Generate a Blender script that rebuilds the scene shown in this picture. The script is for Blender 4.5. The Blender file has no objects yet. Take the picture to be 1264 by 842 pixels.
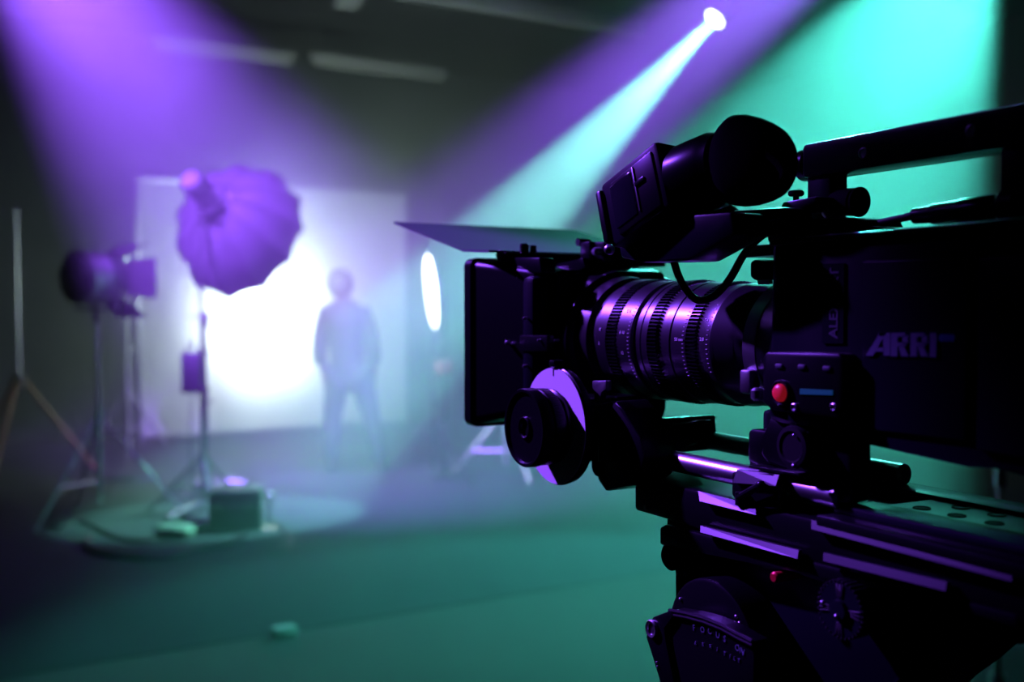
import bpy, bmesh, math, random
from mathutils import Vector, Matrix

random.seed(7)
sc = bpy.context.scene
C = sc.collection
PI = math.pi
R = math.radians

# ------------------------------------------------------------------ camera
YAW, FPX, EYE, HOR = R(29.16), 1240.0, 1.5, 378.0
PITCH = math.atan((421 - HOR) / FPX)
cam_data = bpy.data.cameras.new('photo_camera')
cam = bpy.data.objects.new('photo_camera', cam_data)
C.objects.link(cam)
cam.location = (0, 0, EYE)
cam.rotation_euler = (PI / 2 - PITCH, 0, -YAW)
cam_data.sensor_width = 36
cam_data.lens = FPX / 1264 * 36
cam_data.clip_start = 0.02
cam_data.dof.use_dof = True
cam_data.dof.focus_distance = 0.69
cam_data.dof.aperture_fstop = 4.6
cam_data.dof.aperture_blades = 9
sc.camera = cam

# ------------------------------------------------------------------ exposure, world
sc.view_settings.view_transform = 'Standard'
sc.view_settings.look = 'None'
sc.view_settings.exposure = 0.0
sc.view_settings.gamma = 1.0
sc.view_settings.use_curve_mapping = False
sc.cycles.volume_bounces = 0
sc.cycles.max_bounces = 6
sc.cycles.diffuse_bounces = 2
sc.cycles.glossy_bounces = 3
sc.cycles.transmission_bounces = 2
sc.cycles.use_denoising = True
sc.cycles.sample_clamp_indirect = 4.0
sc.cycles.sample_clamp_direct = 0.0
world = bpy.data.worlds.new('studio_world')
sc.world = world
world.use_nodes = True
bgn = world.node_tree.nodes['Background']
bgn.inputs[0].default_value = (0.004, 0.009, 0.016, 1)
bgn.inputs[1].default_value = 0.4

PURPLE = (0.28, 0.09, 1.0)
TEAL = (0.08, 0.80, 0.65)
KEYC = (0.25, 0.065, 1.0)
ICE = (0.22, 0.97, 0.74)
HAZE = 0.10

# ------------------------------------------------------------------ measuring helpers
CA, SA = math.cos(YAW), math.sin(YAW)
def pd(u, v, d):                       # point at image bearing (u, v), d metres deep
    xr = (u - 632) / FPX * d
    return Vector((xr * CA + d * SA, -xr * SA + d * CA, EYE + (HOR - v) / FPX * d))
def pf(u, v, z=0.0):                   # point on the floor
    return pd(u, v, (EYE - z) * FPX / (v - HOR))
def qx(u, v, X):                       # point on the plane x = X
    d = FPX * X / (CA * (u - 632 + FPX * SA / CA))
    return pd(u, v, d)
def qy(u, v, Y):                       # point on the plane y = Y
    d = Y / (CA - (u - 632) / FPX * SA)
    return pd(u, v, d)

# ------------------------------------------------------------------ materials
def mat(name, col, rough=0.5, metal=0.0, emit=None, estr=0.0, noise=0.0, nscale=30.0, bump=0.0, col2=None, spec=0.5, coat=0.0):
    m = bpy.data.materials.new(name); m.use_nodes = True
    nt = m.node_tree; b = nt.nodes['Principled BSDF']
    b.inputs['Base Color'].default_value = (*col, 1)
    b.inputs['Roughness'].default_value = rough
    b.inputs['Metallic'].default_value = metal
    b.inputs['Specular IOR Level'].default_value = spec
    b.inputs['Coat Weight'].default_value = coat
    if emit:
        b.inputs['Emission Color'].default_value = (*emit, 1)
        b.inputs['Emission Strength'].default_value = estr
    if noise or bump:
        tc = nt.nodes.new('ShaderNodeTexCoord')
        n = nt.nodes.new('ShaderNodeTexNoise'); n.inputs['Scale'].default_value = nscale
        n.inputs['Detail'].default_value = 6
        nt.links.new(tc.outputs['Object'], n.inputs['Vector'])
        if noise:
            r = nt.nodes.new('ShaderNodeMix'); r.data_type = 'RGBA'
            c2 = col2 or tuple(c * (1 - noise) for c in col)
            r.inputs[6].default_value = (*col, 1); r.inputs[7].default_value = (*c2, 1)
            nt.links.new(n.outputs['Fac'], r.inputs[0])
            nt.links.new(r.outputs[2], b.inputs['Base Color'])
        if bump:
            bp = nt.nodes.new('ShaderNodeBump'); bp.inputs['Strength'].default_value = bump
            bp.inputs['Distance'].default_value = 0.002
            nt.links.new(n.outputs['Fac'], bp.inputs['Height'])
            nt.links.new(bp.outputs['Normal'], b.inputs['Normal'])
    return m

M = dict(
    body=mat('black_body_paint', (0.005, 0.006, 0.009), 0.36, 0.0, spec=0.08),
    anod=mat('black_anodised_metal', (0.020, 0.020, 0.024), 0.28, 0.85),
    barrel=mat('satin_lens_barrel', (0.075, 0.070, 0.080), 0.30, 0.85),
    rubber=mat('black_rubber', (0.005, 0.005, 0.006), 0.8, spec=.08),
    satin=mat('dark_satin_metal', (0.012, 0.011, 0.015), 0.33, 0.85),
    steel=mat('brushed_steel', (0.45, 0.45, 0.46), 0.32, 1.0),
    chrome=mat('chrome', (0.7, 0.7, 0.7), 0.15, 1.0),
    white=mat('white_marking_disc', (0.80, 0.80, 0.80), 0.5),
    paint=mat('engraved_white_paint', (0.75, 0.75, 0.75), 0.6),
    dim_paint=mat('faded_grey_lettering', (0.03, 0.04, 0.05), 0.6),
    rail=mat('grey_flag_rail', (0.8, 0.75, 0.82), 0.45),
    grey_paint=mat('grey_logo_paint', (0.085, 0.11, 0.15), 0.6),
    blue_paint=mat('blue_logo_paint', (0.012, 0.06, 0.18), 0.5),
    flag=mat('black_flag_board', (0.07, 0.06, 0.08), 0.55, 0.1, bump=0.1, nscale=500),
    red=mat('red_button_plastic', (0.65, 0.02, 0.03), 0.35, emit=(1.0, 0.02, 0.05), estr=0.16),
    redk=mat('red_knob_metal', (0.6, 0.02, 0.03), 0.3, 0.4),
    lcd=mat('blue_status_display', (0.01, 0.03, 0.06), 0.3, emit=(0.01, 0.10, 0.32), estr=0.22),
    glass=mat('dark_coated_glass', (0.01, 0.01, 0.015), 0.08, 0.0),
    cable=mat('black_cable_jacket', (0.010, 0.010, 0.011), 0.5),
    floor=mat('worn_concrete', (0.045, 0.045, 0.045), 0.85, spec=.2, noise=0.55, nscale=2.2, bump=0.3),
    mat_=mat('dark_floor_covering', (0.026, 0.025, 0.033), 0.85, spec=.2, noise=0.35, nscale=3.0),
    wall=mat('dark_studio_wall', (0.026, 0.032, 0.038), 0.9, noise=0.35, nscale=1.5),
    ceil=mat('dark_ceiling', (0.03, 0.03, 0.033), 0.9, noise=0.3, nscale=2),
    duct=mat('pale_ceiling_metal', (0.42, 0.42, 0.40), 0.5, 0.2),
    tube=mat('unlit_tube_housing', (0.3, 0.29, 0.26), 0.5),
    cloth=mat('white_diffusion_cloth', (0.82, 0.82, 0.80), 0.9),
    curtain=mat('black_curtain_cloth', (0.02, 0.02, 0.022), 0.95),
    stand=mat('satin_stand_metal', (0.50, 0.50, 0.50), 0.35, 0.9),
    bstand=mat('black_stand_metal', (0.03, 0.03, 0.03), 0.4, 0.5),
    nylon=mat('black_softbox_nylon', (0.025, 0.022, 0.028), 0.8, bump=0.2, nscale=60),
    diff=mat('lit_softbox_diffuser', (0.9, 0.9, 0.9), 0.7, emit=(0.70, 1.0, 0.90), estr=130.0),
    lamp_on=mat('lit_spotlight_lens', (0.9, 0.9, 0.9), 0.5, emit=(0.75, 1.0, 0.92), estr=14.0),
    lamp_p=mat('lit_purple_spotlight_lens', (0.9, 0.9, 0.9), 0.5, emit=PURPLE, estr=14.0),
    lamp_t=mat('lit_teal_spotlight_lens', (0.9, 0.9, 0.9), 0.5, emit=TEAL, estr=14.0),
    panel_on=mat('lit_white_panel', (0.9, 0.9, 0.9), 0.5, emit=(0.92, 1.0, 0.92), estr=5.0),
    case=mat('black_case_plastic', (0.015, 0.015, 0.018), 0.5),
    sand=mat('grey_sandbag_cloth', (0.10, 0.11, 0.10), 0.9, bump=0.3, nscale=80),
    wood=mat('orange_brown_wood', (0.12, 0.05, 0.02), 0.5, noise=0.4, nscale=14),
    skin=mat('skin', (0.20, 0.12, 0.09), 0.55),
    hair=mat('dark_hair', (0.02, 0.015, 0.012), 0.7),
    jacket=mat('dark_jacket_cloth', (0.012, 0.013, 0.017), 0.9),
    jeans=mat('dark_trouser_cloth', (0.010, 0.011, 0.015), 0.9),
    shoe=mat('black_shoe_leather', (0.015, 0.015, 0.015), 0.5),
    eye=mat('eye_white', (0.7, 0.7, 0.7), 0.3),
    block=mat('pale_tape_block', (0.25, 0.23, 0.22), 0.7),
    redp=mat('red_plastic', (0.12, 0.03, 0.03), 0.5),
)

# ------------------------------------------------------------------ mesh builder
class MB:
    def __init__(s): s.bm = bmesh.new()
    def _add(s, verts, faces):
        vs = [s.bm.verts.new(v) for v in verts]
        for f in faces:
            try: s.bm.faces.new([vs[i] for i in f])
            except ValueError: pass
        return vs
    def box(s, c, size, r=0.0, rot=None, seg=2):
        b = bmesh.new()
        bmesh.ops.create_cube(b, size=1.0)
        for v in b.verts: v.co = Vector((v.co.x * size[0], v.co.y * size[1], v.co.z * size[2]))
        if r > 0: bmesh.ops.bevel(b, geom=b.edges[:], offset=r, segments=seg, profile=0.5, affect='EDGES')
        m = Matrix.Translation(Vector(c)) @ (rot.to_4x4() if rot else Matrix())
        s._merge(b, m); return s
    def bx(s, x0, x1, y0, y1, z0, z1, r=0.0):
        return s.box(((x0+x1)/2, (y0+y1)/2, (z0+z1)/2), (abs(x1-x0), abs(y1-y0), abs(z1-z0)), r)
    def _merge(s, b, m):
        b.verts.ensure_lookup_table()
        idx = {}
        for v in b.verts: idx[v] = s.bm.verts.new(m @ v.co)
        for f in b.faces:
            try: s.bm.faces.new([idx[v] for v in f.verts])
            except ValueError: pass
        b.free()
    def lathe(s, prof, o, ax, n=48):
        """prof: list of (distance along axis, radius)"""
        ax = Vector(ax).normalized(); o = Vector(o)
        e1 = ax.orthogonal().normalized(); e2 = ax.cross(e1)
        rings = []
        for t, r in prof:
            if r < 1e-6: rings.append([s.bm.verts.new(o + ax * t)])
            else: rings.append([s.bm.verts.new(o + ax*t + (e1*math.cos(2*PI*k/n) + e2*math.sin(2*PI*k/n))*r) for k in range(n)])
        for a, b in zip(rings, rings[1:]):
            for k in range(n):
                q = [a[k % len(a)], a[(k+1) % len(a)], b[(k+1) % len(b)], b[k % len(b)]]
                u = []
                for x in q:
                    if x not in u: u.append(x)
                if len(u) > 2:
                    try: s.bm.faces.new(u)
                    except ValueError: pass
        for ring in (rings[0], rings[-1]):
            if len(ring) > 2:
                try: s.bm.faces.new(ring)
                except ValueError: pass
        return s
    def cyl(s, p0, p1, r, r2=None, n=24, c=0.0):
        p0, p1 = Vector(p0), Vector(p1); L = (p1-p0).length; r2 = r if r2 is None else r2
        if c: prof = [(0, r-c), (c, r), (L-c, r2), (L, r2-c)]
        else: prof = [(0, r), (L, r2)]
        return s.lathe(prof, p0, p1-p0, n)
    def tube(s, pts, r, n=10):
        pts = [Vector(p) for p in pts]
        rings = []; prev = None
        for i, p in enumerate(pts):
            t = (pts[min(i+1, len(pts)-1)] - pts[max(i-1, 0)]).normalized()
            e1 = t.orthogonal().normalized() if prev is None else (prev - t*prev.dot(t)).normalized()
            prev = e1; e2 = t.cross(e1)
            rings.append([s.bm.verts.new(p + (e1*math.cos(2*PI*k/n)+e2*math.sin(2*PI*k/n))*r) for k in range(n)])
        for a, b in zip(rings, rings[1:]):
            for k in range(n): s.bm.faces.new([a[k], a[(k+1)%n], b[(k+1)%n], b[k]])
        s.bm.faces.new(rings[0]); s.bm.faces.new(rings[-1])
        return s
    def prism(s, pts, off, r=0.0):
        """polygon of 3-D points extruded by the vector off"""
        b = bmesh.new(); off = Vector(off)
        a = [b.verts.new(p) for p in pts]; c = [b.verts.new(Vector(p)+off) for p in pts]
        n = len(pts); b.faces.new(a); b.faces.new(c[::-1])
        for k in range(n): b.faces.new([a[k], c[k], c[(k+1)%n], a[(k+1)%n]])
        if r: bmesh.ops.bevel(b, geom=b.edges[:], offset=r, segments=2, profile=0.5, affect='EDGES')
        s._merge(b, Matrix()); return s
    def px(s, pix, X0, X1, r=0.0):     # outline at image bearings on the plane x = X0, extruded to X1
        return s.prism([qx(u, v, X0) for u, v in pix], (X1-X0, 0, 0), r)
    def ball(s, c, r, n=12, sc_=(1,1,1)):
        b = bmesh.new(); bmesh.ops.create_uvsphere(b, u_segments=n*2, v_segments=n, radius=r)
        s._merge(b, Matrix.Translation(Vector(c)) @ Matrix.Diagonal((*sc_, 1))); return s
    def build(s, name, m, parent=None, smooth=True, angle=35):
        bmesh.ops.recalc_face_normals(s.bm, faces=s.bm.faces[:])
        o0 = world_loc(parent) if parent else Vector((0, 0, 0))
        for v in s.bm.verts: v.co -= o0
        me = bpy.data.meshes.new(name)
        if smooth:
            for f in s.bm.faces: f.smooth = True
            for e in s.bm.edges:
                if len(e.link_faces) == 2 and e.calc_face_angle(0) > R(angle): e.smooth = False
        s.bm.to_mesh(me); s.bm.free()
        me.materials.append(m if not isinstance(m, str) else M[m])
        o = bpy.data.objects.new(name, me); C.objects.link(o)
        if parent: o.parent = parent
        return o

def world_loc(o):
    v = Vector((0, 0, 0))
    while o: v += o.location; o = o.parent
    return v
def thing(name, label, cat, loc, group=None):
    o = bpy.data.objects.new(name, None); C.objects.link(o)
    o.empty_display_size = 0.1
    o.location = loc; o['label'] = label; o['category'] = cat
    if group: o['group'] = group
    return o
def tag(o, label, cat, group=None, kind=None):
    o['label'] = label; o['category'] = cat
    if group: o['group'] = group
    if kind: o['kind'] = kind
    return o
def struct(o, label=None):
    o['kind'] = 'structure'
    if label: o['label'] = label
    return o
def copy_tree(o, parent=None):
    c = o.copy(); C.objects.link(c); c.parent = parent
    for ch in list(o.children): copy_tree(ch, c)
    return c
def text(body, size, origin, right, up, m, name, parent, extrude=0.0003, shear=0.0, bold=0.0, align='LEFT', sx=1.0):
    cu = bpy.data.curves.new(name, 'FONT'); cu.body = body; cu.size = size; cu.shear = shear
    cu.extrude = extrude; cu.offset = bold; cu.align_x = align; cu.resolution_u = 4
    t = bpy.data.objects.new(name, cu); C.objects.link(t)
    dg = bpy.context.evaluated_depsgraph_get(); dg.update()
    me = bpy.data.meshes.new_from_object(t.evaluated_get(dg))
    bpy.data.objects.remove(t); bpy.data.curves.remove(cu)
    right = Vector(right).normalized(); up = Vector(up).normalized(); nrm = right.cross(up)
    o0 = world_loc(parent) if parent else Vector((0,0,0))
    for v in me.vertices:
        v.co = Vector(origin) + right*v.co.x*sx + up*v.co.y + nrm*v.co.z - o0
    me.materials.clear(); me.materials.append(M[m])
    o = bpy.data.objects.new(name, me); C.objects.link(o); o.parent = parent
    return o
def spline(pts, n=8):
    pts = [Vector(p) for p in pts]; out = []
    P = [pts[0]*2-pts[1]] + pts + [pts[-1]*2-pts[-2]]
    for i in range(1, len(P)-2):
        for k in range(n):
            t = k/n; a, b, c, d = P[i-1:i+3]
            out.append(0.5*((2*b)+(c-a)*t+(2*a-5*b+4*c-d)*t*t+(3*b-a-3*c+d)*t**3))
    out.append(pts[-1]); return out

def spot(name, loc, target, color, power, cone, blend, radius, parent=None):
    l = bpy.data.lights.new(name, 'SPOT'); l.color = color; l.energy = power
    l.spot_size = R(cone); l.spot_blend = blend; l.shadow_soft_size = radius
    o = bpy.data.objects.new(name, l); C.objects.link(o)
    loc = Vector(loc)
    o.location = loc - (world_loc(parent) if parent else Vector((0,0,0)))
    o.rotation_euler = (Vector(target)-loc).to_track_quat('-Z', 'Y').to_euler()
    if parent: o.parent = parent
    return o

# ------------------------------------------------------------------ structure
XL, XR, YB, YN, ZC = -3.0, 10.0, 12.2, -2.2, 4.6
struct(MB().bx(XL-.2, XR+.2, YN-.2, YB+.2, -.2, 0).build('floor', 'floor'))
struct(MB().bx(XL-.2, XR+.2, YN-.2, YB+.2, ZC, ZC+.2).build('ceiling', 'ceil'))
struct(MB().bx(XL-.2, XR+.2, YB, YB+.2, 0, ZC).build('wall_back', 'wall'))
struct(MB().bx(XL-.2, XR+.2, YN-.2, YN, 0, ZC).build('wall_front', 'wall'))
struct(MB().bx(XL-.2, XL, YN, YB, 0, ZC).build('wall_left', 'wall'))
struct(MB().bx(XR, XR+.2, YN, YB, 0, ZC).build('wall_right', 'wall'))

hz = bpy.data.materials.new('thin_haze'); hz.use_nodes = True
nt = hz.node_tree; nt.nodes.clear()
vo = nt.nodes.new('ShaderNodeVolumeScatter'); vo.inputs['Density'].default_value = HAZE
vo.inputs['Anisotropy'].default_value = 0.35; vo.inputs['Color'].default_value = (0.96, 0.98, 1, 1)
mo = nt.nodes.new('ShaderNodeOutputMaterial'); nt.links.new(vo.outputs[0], mo.inputs['Volume'])
tcn = nt.nodes.new('ShaderNodeTexCoord'); nz_ = nt.nodes.new('ShaderNodeTexNoise')
nz_.inputs['Scale'].default_value = .85; nz_.inputs['Detail'].default_value = 3.0; nz_.inputs['Distortion'].default_value = .6
mr = nt.nodes.new('ShaderNodeMapRange'); mr.inputs['From Min'].default_value = .32; mr.inputs['From Max'].default_value = .68
mr.inputs['To Min'].default_value = HAZE*.55; mr.inputs['To Max'].default_value = HAZE*1.5
nt.links.new(tcn.outputs['Object'], nz_.inputs['Vector']); nt.links.new(nz_.outputs['Fac'], mr.inputs['Value'])
nt.links.new(mr.outputs[0], vo.inputs['Density'])
hz.cycles.homogeneous_volume = False
sc.cycles.volume_step_rate = 1.0; sc.cycles.volume_max_steps = 64
h = MB().bx(XL+.02, XR-.02, 1.6, YB-.02, .002, ZC-.02).build('stage_haze', hz, smooth=False)
tag(h, 'thin drifting stage haze filling the studio behind the cinema camera', 'haze', kind='stuff')

# floor covering
mt = MB().bx(-2.9, 9.9, 4.5, 11.2, 0, .006, .002).build('floor_covering', 'mat_')
tag(mt, 'dark matt floor covering whose near edge crosses the concrete', 'mat')
struct(MB().bx(XL, XR, YB-.025, YB, 0, .12, .004).build('baseboard_back', 'ceil'))

# ------------------------------------------------------------------ stage spotlights (the visible one and those above the frame)
def spotlight(label, pos, target, color, power, cone, blend, lens, radius=.03, rad=.085):
    pos, target = Vector(pos), Vector(target)
    d = (target-pos).normalized()
    side = d.cross(Vector((0,0,1))).normalized()
    top = Vector((pos.x, pos.y, ZC))
    t = thing('stage_spotlight', label, 'spotlight', pos - d*.1, 'ceiling spotlights')
    MB().lathe([(-.34,.05),(-.30,.085),(-.12,.1),(.0,.1),(.012,rad+.012),(.012,rad),(-.02,rad)], pos, d, 40).build('housing', 'bstand', t)
    MB().cyl(pos-d*.012, pos-d*.004, rad, n=40).build('lens', lens, t)
    y = MB()
    c = pos - d*.14
    for s in (-1, 1):
        y.tube([c+side*s*.1, c+side*s*.125, c+side*s*.125+Vector((0,0,.2))], .012, 8)
    y.tube([c+side*-.125+Vector((0,0,.2)), c+side*.125+Vector((0,0,.2))], .012, 8)
    y.build('yoke', 'bstand', t)
    MB().cyl(c+Vector((0,0,.2)), (c.x, c.y, ZC), .018).build('hanging_pole', 'bstand', t)
    spot('light_source', pos + d*.02, target, color, power, cone, blend, radius, t)
    return t

L1 = pd(880, 27, 8.5)
spotlight('lit ceiling spotlight throwing the narrow pale beam, its lens a white disc',
          L1, pf(290, 640), ICE, 20000, 16.5, .35, 'lamp_on')
spotlight('ceiling spotlight above the frame throwing the purple beam behind the pale one',
          pd(1400, -400, 4.9), pd(300, 520, 9.0), PURPLE, 42000, 17.5, .8, 'lamp_p')
spotlight('ceiling spotlight above the frame throwing the wide green-teal beam at the right',
          pd(1234, -147, 6.4), pf(735, 755), TEAL, 5800, 40, .35, 'lamp_t')
spotlight('ceiling spotlight above the frame throwing the broad purple beam at the left',
          pd(-125, -324, 5.0), pd(415, 455, 7.8), PURPLE, 26000, 43, 1.0, 'lamp_p')

# lights that reach the foreground camera
KEY = Vector((-.83, 2.87, 3.3))
spotlight('purple key spotlight left of the frame aimed at the cinema camera', KEY, (.44, .655, 1.39), KEYC, 1700, 9.6, .5, 'lamp_p', .05)
BACK = Vector((4.4, 4.6, 4.0))
spotlight('teal back spotlight high at the right aimed at the cinema camera', BACK, (.5, .45, 1.4), TEAL, 500, 12, .6, 'lamp_t', .05)

# ------------------------------------------------------------------ backdrop screen
XS0, XS1, YS = 1.755, 4.835, 11.3
t = thing('backdrop_screen', 'large white cloth backdrop screen glowing behind the standing person', 'screen', ((XS0+XS1)/2, YS, 0))
b = MB()
nx, nz = 40, 24
gv = [[b.bm.verts.new((XS0+.02+(XS1-XS0-.04)*i/nx, YS+.006*math.sin(i*1.1)*math.sin(k*.4), .12+2.72*k/nz)) for k in range(nz+1)] for i in range(nx+1)]
for i in range(nx):
    for k in range(nz): b.bm.faces.new([gv[i][k], gv[i+1][k], gv[i+1][k+1], gv[i][k+1]])
cl = b.build('cloth', 'cloth', t)
nt = M['cloth'].node_tree; tl_ = nt.nodes.new('ShaderNodeBsdfTranslucent'); tl_.inputs[0].default_value = (.8, .8, .78, 1)
mx = nt.nodes.new('ShaderNodeMixShader'); mx.inputs[0].default_value = .45
nt.links.new(nt.nodes['Principled BSDF'].outputs[0], mx.inputs[1]); nt.links.new(tl_.outputs[0], mx.inputs[2])
nt.links.new(mx.outputs[0], nt.nodes['Material Output'].inputs['Surface'])
bl = qy(300, 392, 11.98)
MB().lathe([(-.12,.06),(-.10,.09),(.02,.10),(.03,.09),(.03,.0)], bl, (0,-1,0), 28).build('backlight', 'case', t)
MB().cyl((bl.x, bl.y, .0), (bl.x, bl.y, bl.z-.05), .014).cyl((bl.x, bl.y, .0), (bl.x, bl.y, .015), .14).build('backlight_post', 'bstand', t)
spot('light_source', bl+Vector((0,-.04,0)), bl+Vector((0.1,-1,-.03)), (.78,1.0,.90), 1700, 150, 1.0, .07, t)
f = MB()
for x in (XS0, XS1): f.bx(x-.02, x+.02, YS+.01, YS+.05, 0, 2.88, .004)
f.bx(XS0, XS1, YS+.01, YS+.05, 2.84, 2.88, .004); f.bx(XS0, XS1, YS+.01, YS+.05, .08, .12, .004)
f.build('frame', 'stand', t)
for x in (XS0, XS1):
    MB().bx(x-.03, x+.03, YS-.3, YS+.35, .0, .03, .005).build('foot', 'bstand', t)
b = MB(); n = 60
pts = [(XS1+.05+.62*k/n, YS+.25+.035*math.sin(k*1.3), .0) for k in range(n+1)]
vs0 = [b.bm.verts.new(p) for p in pts]; vs1 = [b.bm.verts.new((p[0], p[1], 3.3)) for p in pts]
for k in range(n): b.bm.faces.new([vs0[k], vs0[k+1], vs1[k+1], vs1[k]])
o = b.build('black_curtain', 'curtain'); sm = o.modifiers.new('thickness', 'SOLIDIFY'); sm.thickness = .004
tag(o, 'narrow black curtain hanging just right of the white backdrop', 'curtain')

# ------------------------------------------------------------------ ceiling fittings
def tube_fixture(u0, v0, u1, v1, label):
    Y = 10.4
    a, c = qy(u0, v0, Y), qy(u1, v1, Y)
    z = (a.z+c.z)/2
    t = thing('tube_light_fixture', label, 'light fixture', ((a.x+c.x)/2, Y, z), 'unlit tube fixtures')
    MB().bx(a.x, c.x, Y-.07, Y+.07, z+.03, z+.10, .01).build('housing', 'tube', t)
    MB().cyl((a.x+.03, Y, z+.0), (c.x-.03, Y, z+.0), .025).build('tube', 'tube', t)
    for x in (a.x+.01, c.x-.01): MB().bx(x-.02, x+.02, Y-.035, Y+.035, z-.03, z+.05, .005).build('end_cap', 'bstand', t)
    for x in (a.x+.2, c.x-.2): MB().cyl((x, Y, z+.1), (x, Y, ZC), .006, n=8).build('hanger', 'bstand', t)
tube_fixture(385, 84, 550, 97, 'unlit pale tube fixture under the ceiling, right one of the end-to-end pair')
tube_fixture(190, 62, 366, 80, 'unlit pale tube fixture under the ceiling, left one crossed by the purple beam')
def ceil_bar(name, p, q, w, h_, label, cat, m='duct'):
    p, q = Vector(p), Vector(q); d = q-p; L = d.length
    rot = d.to_track_quat('Y', 'Z').to_matrix()
    o = MB().box((p+q)/2, (w, L, h_), .01, rot).build(name, m)
    tag(o, label, cat); return o
zb = ZC-.09
ceil_bar('ceiling_beam', qy(485, -8, 8.9).to_tuple()[:2]+(zb,), qy(790, 45, 8.9).to_tuple()[:2]+(zb,), .12, .18, 'pale ceiling beam running across at the top of the picture', 'beam')
a = pd(428, 58, 9.8); c_ = pd(468, -8, 8.6)
ceil_bar('duct', (a.x, a.y, ZC-.12), (c_.x, c_.y, ZC-.125), .22, .24, 'short pale ceiling duct above the tube fixtures', 'duct')
a = pd(678, 45, 9.0); c_ = pd(835, -12, 7.2)
ceil_bar('ceiling_rail', (a.x, a.y, ZC-.05), (c_.x, c_.y, ZC-.05), .10, .10, 'grey ceiling rail running back from beside the bright spotlight', 'rail')
a = pd(715, 48, 9.0); c_ = pd(870, -12, 7.2)
ceil_bar('ceiling_rail', (a.x, a.y, ZC-.05), (c_.x, c_.y, ZC-.05), .05, .10, 'thin grey ceiling rail alongside the wider one near the bright spotlight', 'rail')
o = pd(675, 45, 9.0)
o = MB().lathe([(0,.05),(.02,.11),(.16,.11),(.2,.05)], (o.x, o.y, ZC-.2), (0,0,1), 24).build('ceiling_detector', 'duct')
tag(o, 'round grey ceiling fitting at the end of the rails', 'fitting')

# ------------------------------------------------------------------ stands
def light_stand(t, base, top, m='stand', leg_z=.72, spread=.55, br=.27, ang0=0.0, r=.014):
    """pole with three slim legs and braces; children of t"""
    x, y = base.x, base.y
    MB().cyl((x, y, .10), (x, y, top*.55), r*1.15, n=16).cyl((x, y, top*.5), (x, y, top), r*.8, n=16).build('pole', m, t)
    MB().cyl((x, y, leg_z-.03), (x, y, leg_z+.04), r*2.2, n=16).build('collar', m, t)
    MB().cyl((x, y, br-.02), (x, y, br+.02), r*2.0, n=16).build('collar', m, t)
    MB().cyl((x+.005, y, top*.53), (x+.05, y, top*.53), .012, n=10).build('height_knob', m, t)
    for k in range(3):
        a = ang0 + 2*PI*k/3; dx, dy = math.cos(a), math.sin(a)
        f = Vector((x+dx*spread, y+dy*spread, .012)); s0 = Vector((x+dx*.03, y+dy*.03, leg_z))
        lg = MB().tube([s0, f], r*.8, 8).build('leg', m, t)
        mid = s0.lerp(f, .62)
        MB().tube([Vector((x+dx*.025, y+dy*.025, br)), mid], r*.75, 8).build('brace', m, t)
        MB().ball(f, .016, 6).build('foot', 'rubber', lg)

# fresnel with barn doors on the left stand
pb = pf(120, 640)
t = thing('fresnel_light', 'barn-door studio lamp on a silver tripod stand at the left', 'studio light', (pb.x, pb.y, 0))
light_stand(t, pb, 1.42, ang0=-.35, leg_z=.70, spread=.58, br=.26)
hc = Vector((pb.x, pb.y, 1.70)); ax = Vector((.80, .55, 0.0)).normalized(); sd = ax.cross(Vector((0,0,1))).normalized(); upv = Vector((0,0,1))
MB().lathe([(-.20,.10),(-.18,.15),(-.02,.17),(.10,.17),(.12,.155),(.12,.13),(.10,.13)], hc, ax, 32).build('lamp_housing', 'case', t)
MB().lathe([(.085,.0),(.085,.12),(.10,.128),(.105,.0)], hc, ax, 32).build('fresnel_lens', 'glass', t)
fins = MB()
for k in range(6): fins.lathe([(-.17+k*.03,.175),(-.165+k*.03,.185),(-.155+k*.03,.185),(-.15+k*.03,.175)], hc, ax, 32)
fins.build('cooling_fins', 'steel', t)
yk = MB().tube([hc+sd*.2, hc+sd*.2-upv*.22, hc-sd*.2-upv*.22, hc-sd*.2], .012, 8); yk.cyl((hc.x,hc.y,1.38),(hc.x,hc.y,1.50),.02); yk.build('yoke', 'bstand', t)
def door(o, base_dir, along, out, w0, w1, L, name='barn_door'):
    p = [o - along*w0/2, o + along*w0/2, o + along*w1/2 + out*L, o - along*w1/2 + out*L]
    nrm = along.cross(out).normalized()
    MB().prism(p, nrm*.003).build(name, 'bstand', t)
fo = hc + ax*.12
door(fo + upv*.14, None, sd, (ax*.8+upv*.42).normalized(), .24, .30, .24)
door(fo - upv*.14, None, sd, (ax*.75-upv*.55).normalized(), .24, .30, .24)
door(fo + sd*.14, None, upv, (ax*.55+sd*.85).normalized(), .26, .29, .22)
door(fo - sd*.14, None, upv, (ax*.75-sd*.6).normalized(), .26, .29, .22)

# silver pole stand behind it
pb = pf(157, 560)
t = thing('light_stand', 'bare silver light stand just left of the white backdrop', 'light stand', (pb.x, pb.y, 0))
light_stand(t, pb, 2.0, ang0=.4, leg_z=.6, spread=.45, br=.25, r=.022)
MB().cyl((pb.x, pb.y, 1.98), (pb.x, pb.y, 2.06), .03, n=16).build('spigot', 'chrome', t)

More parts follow.
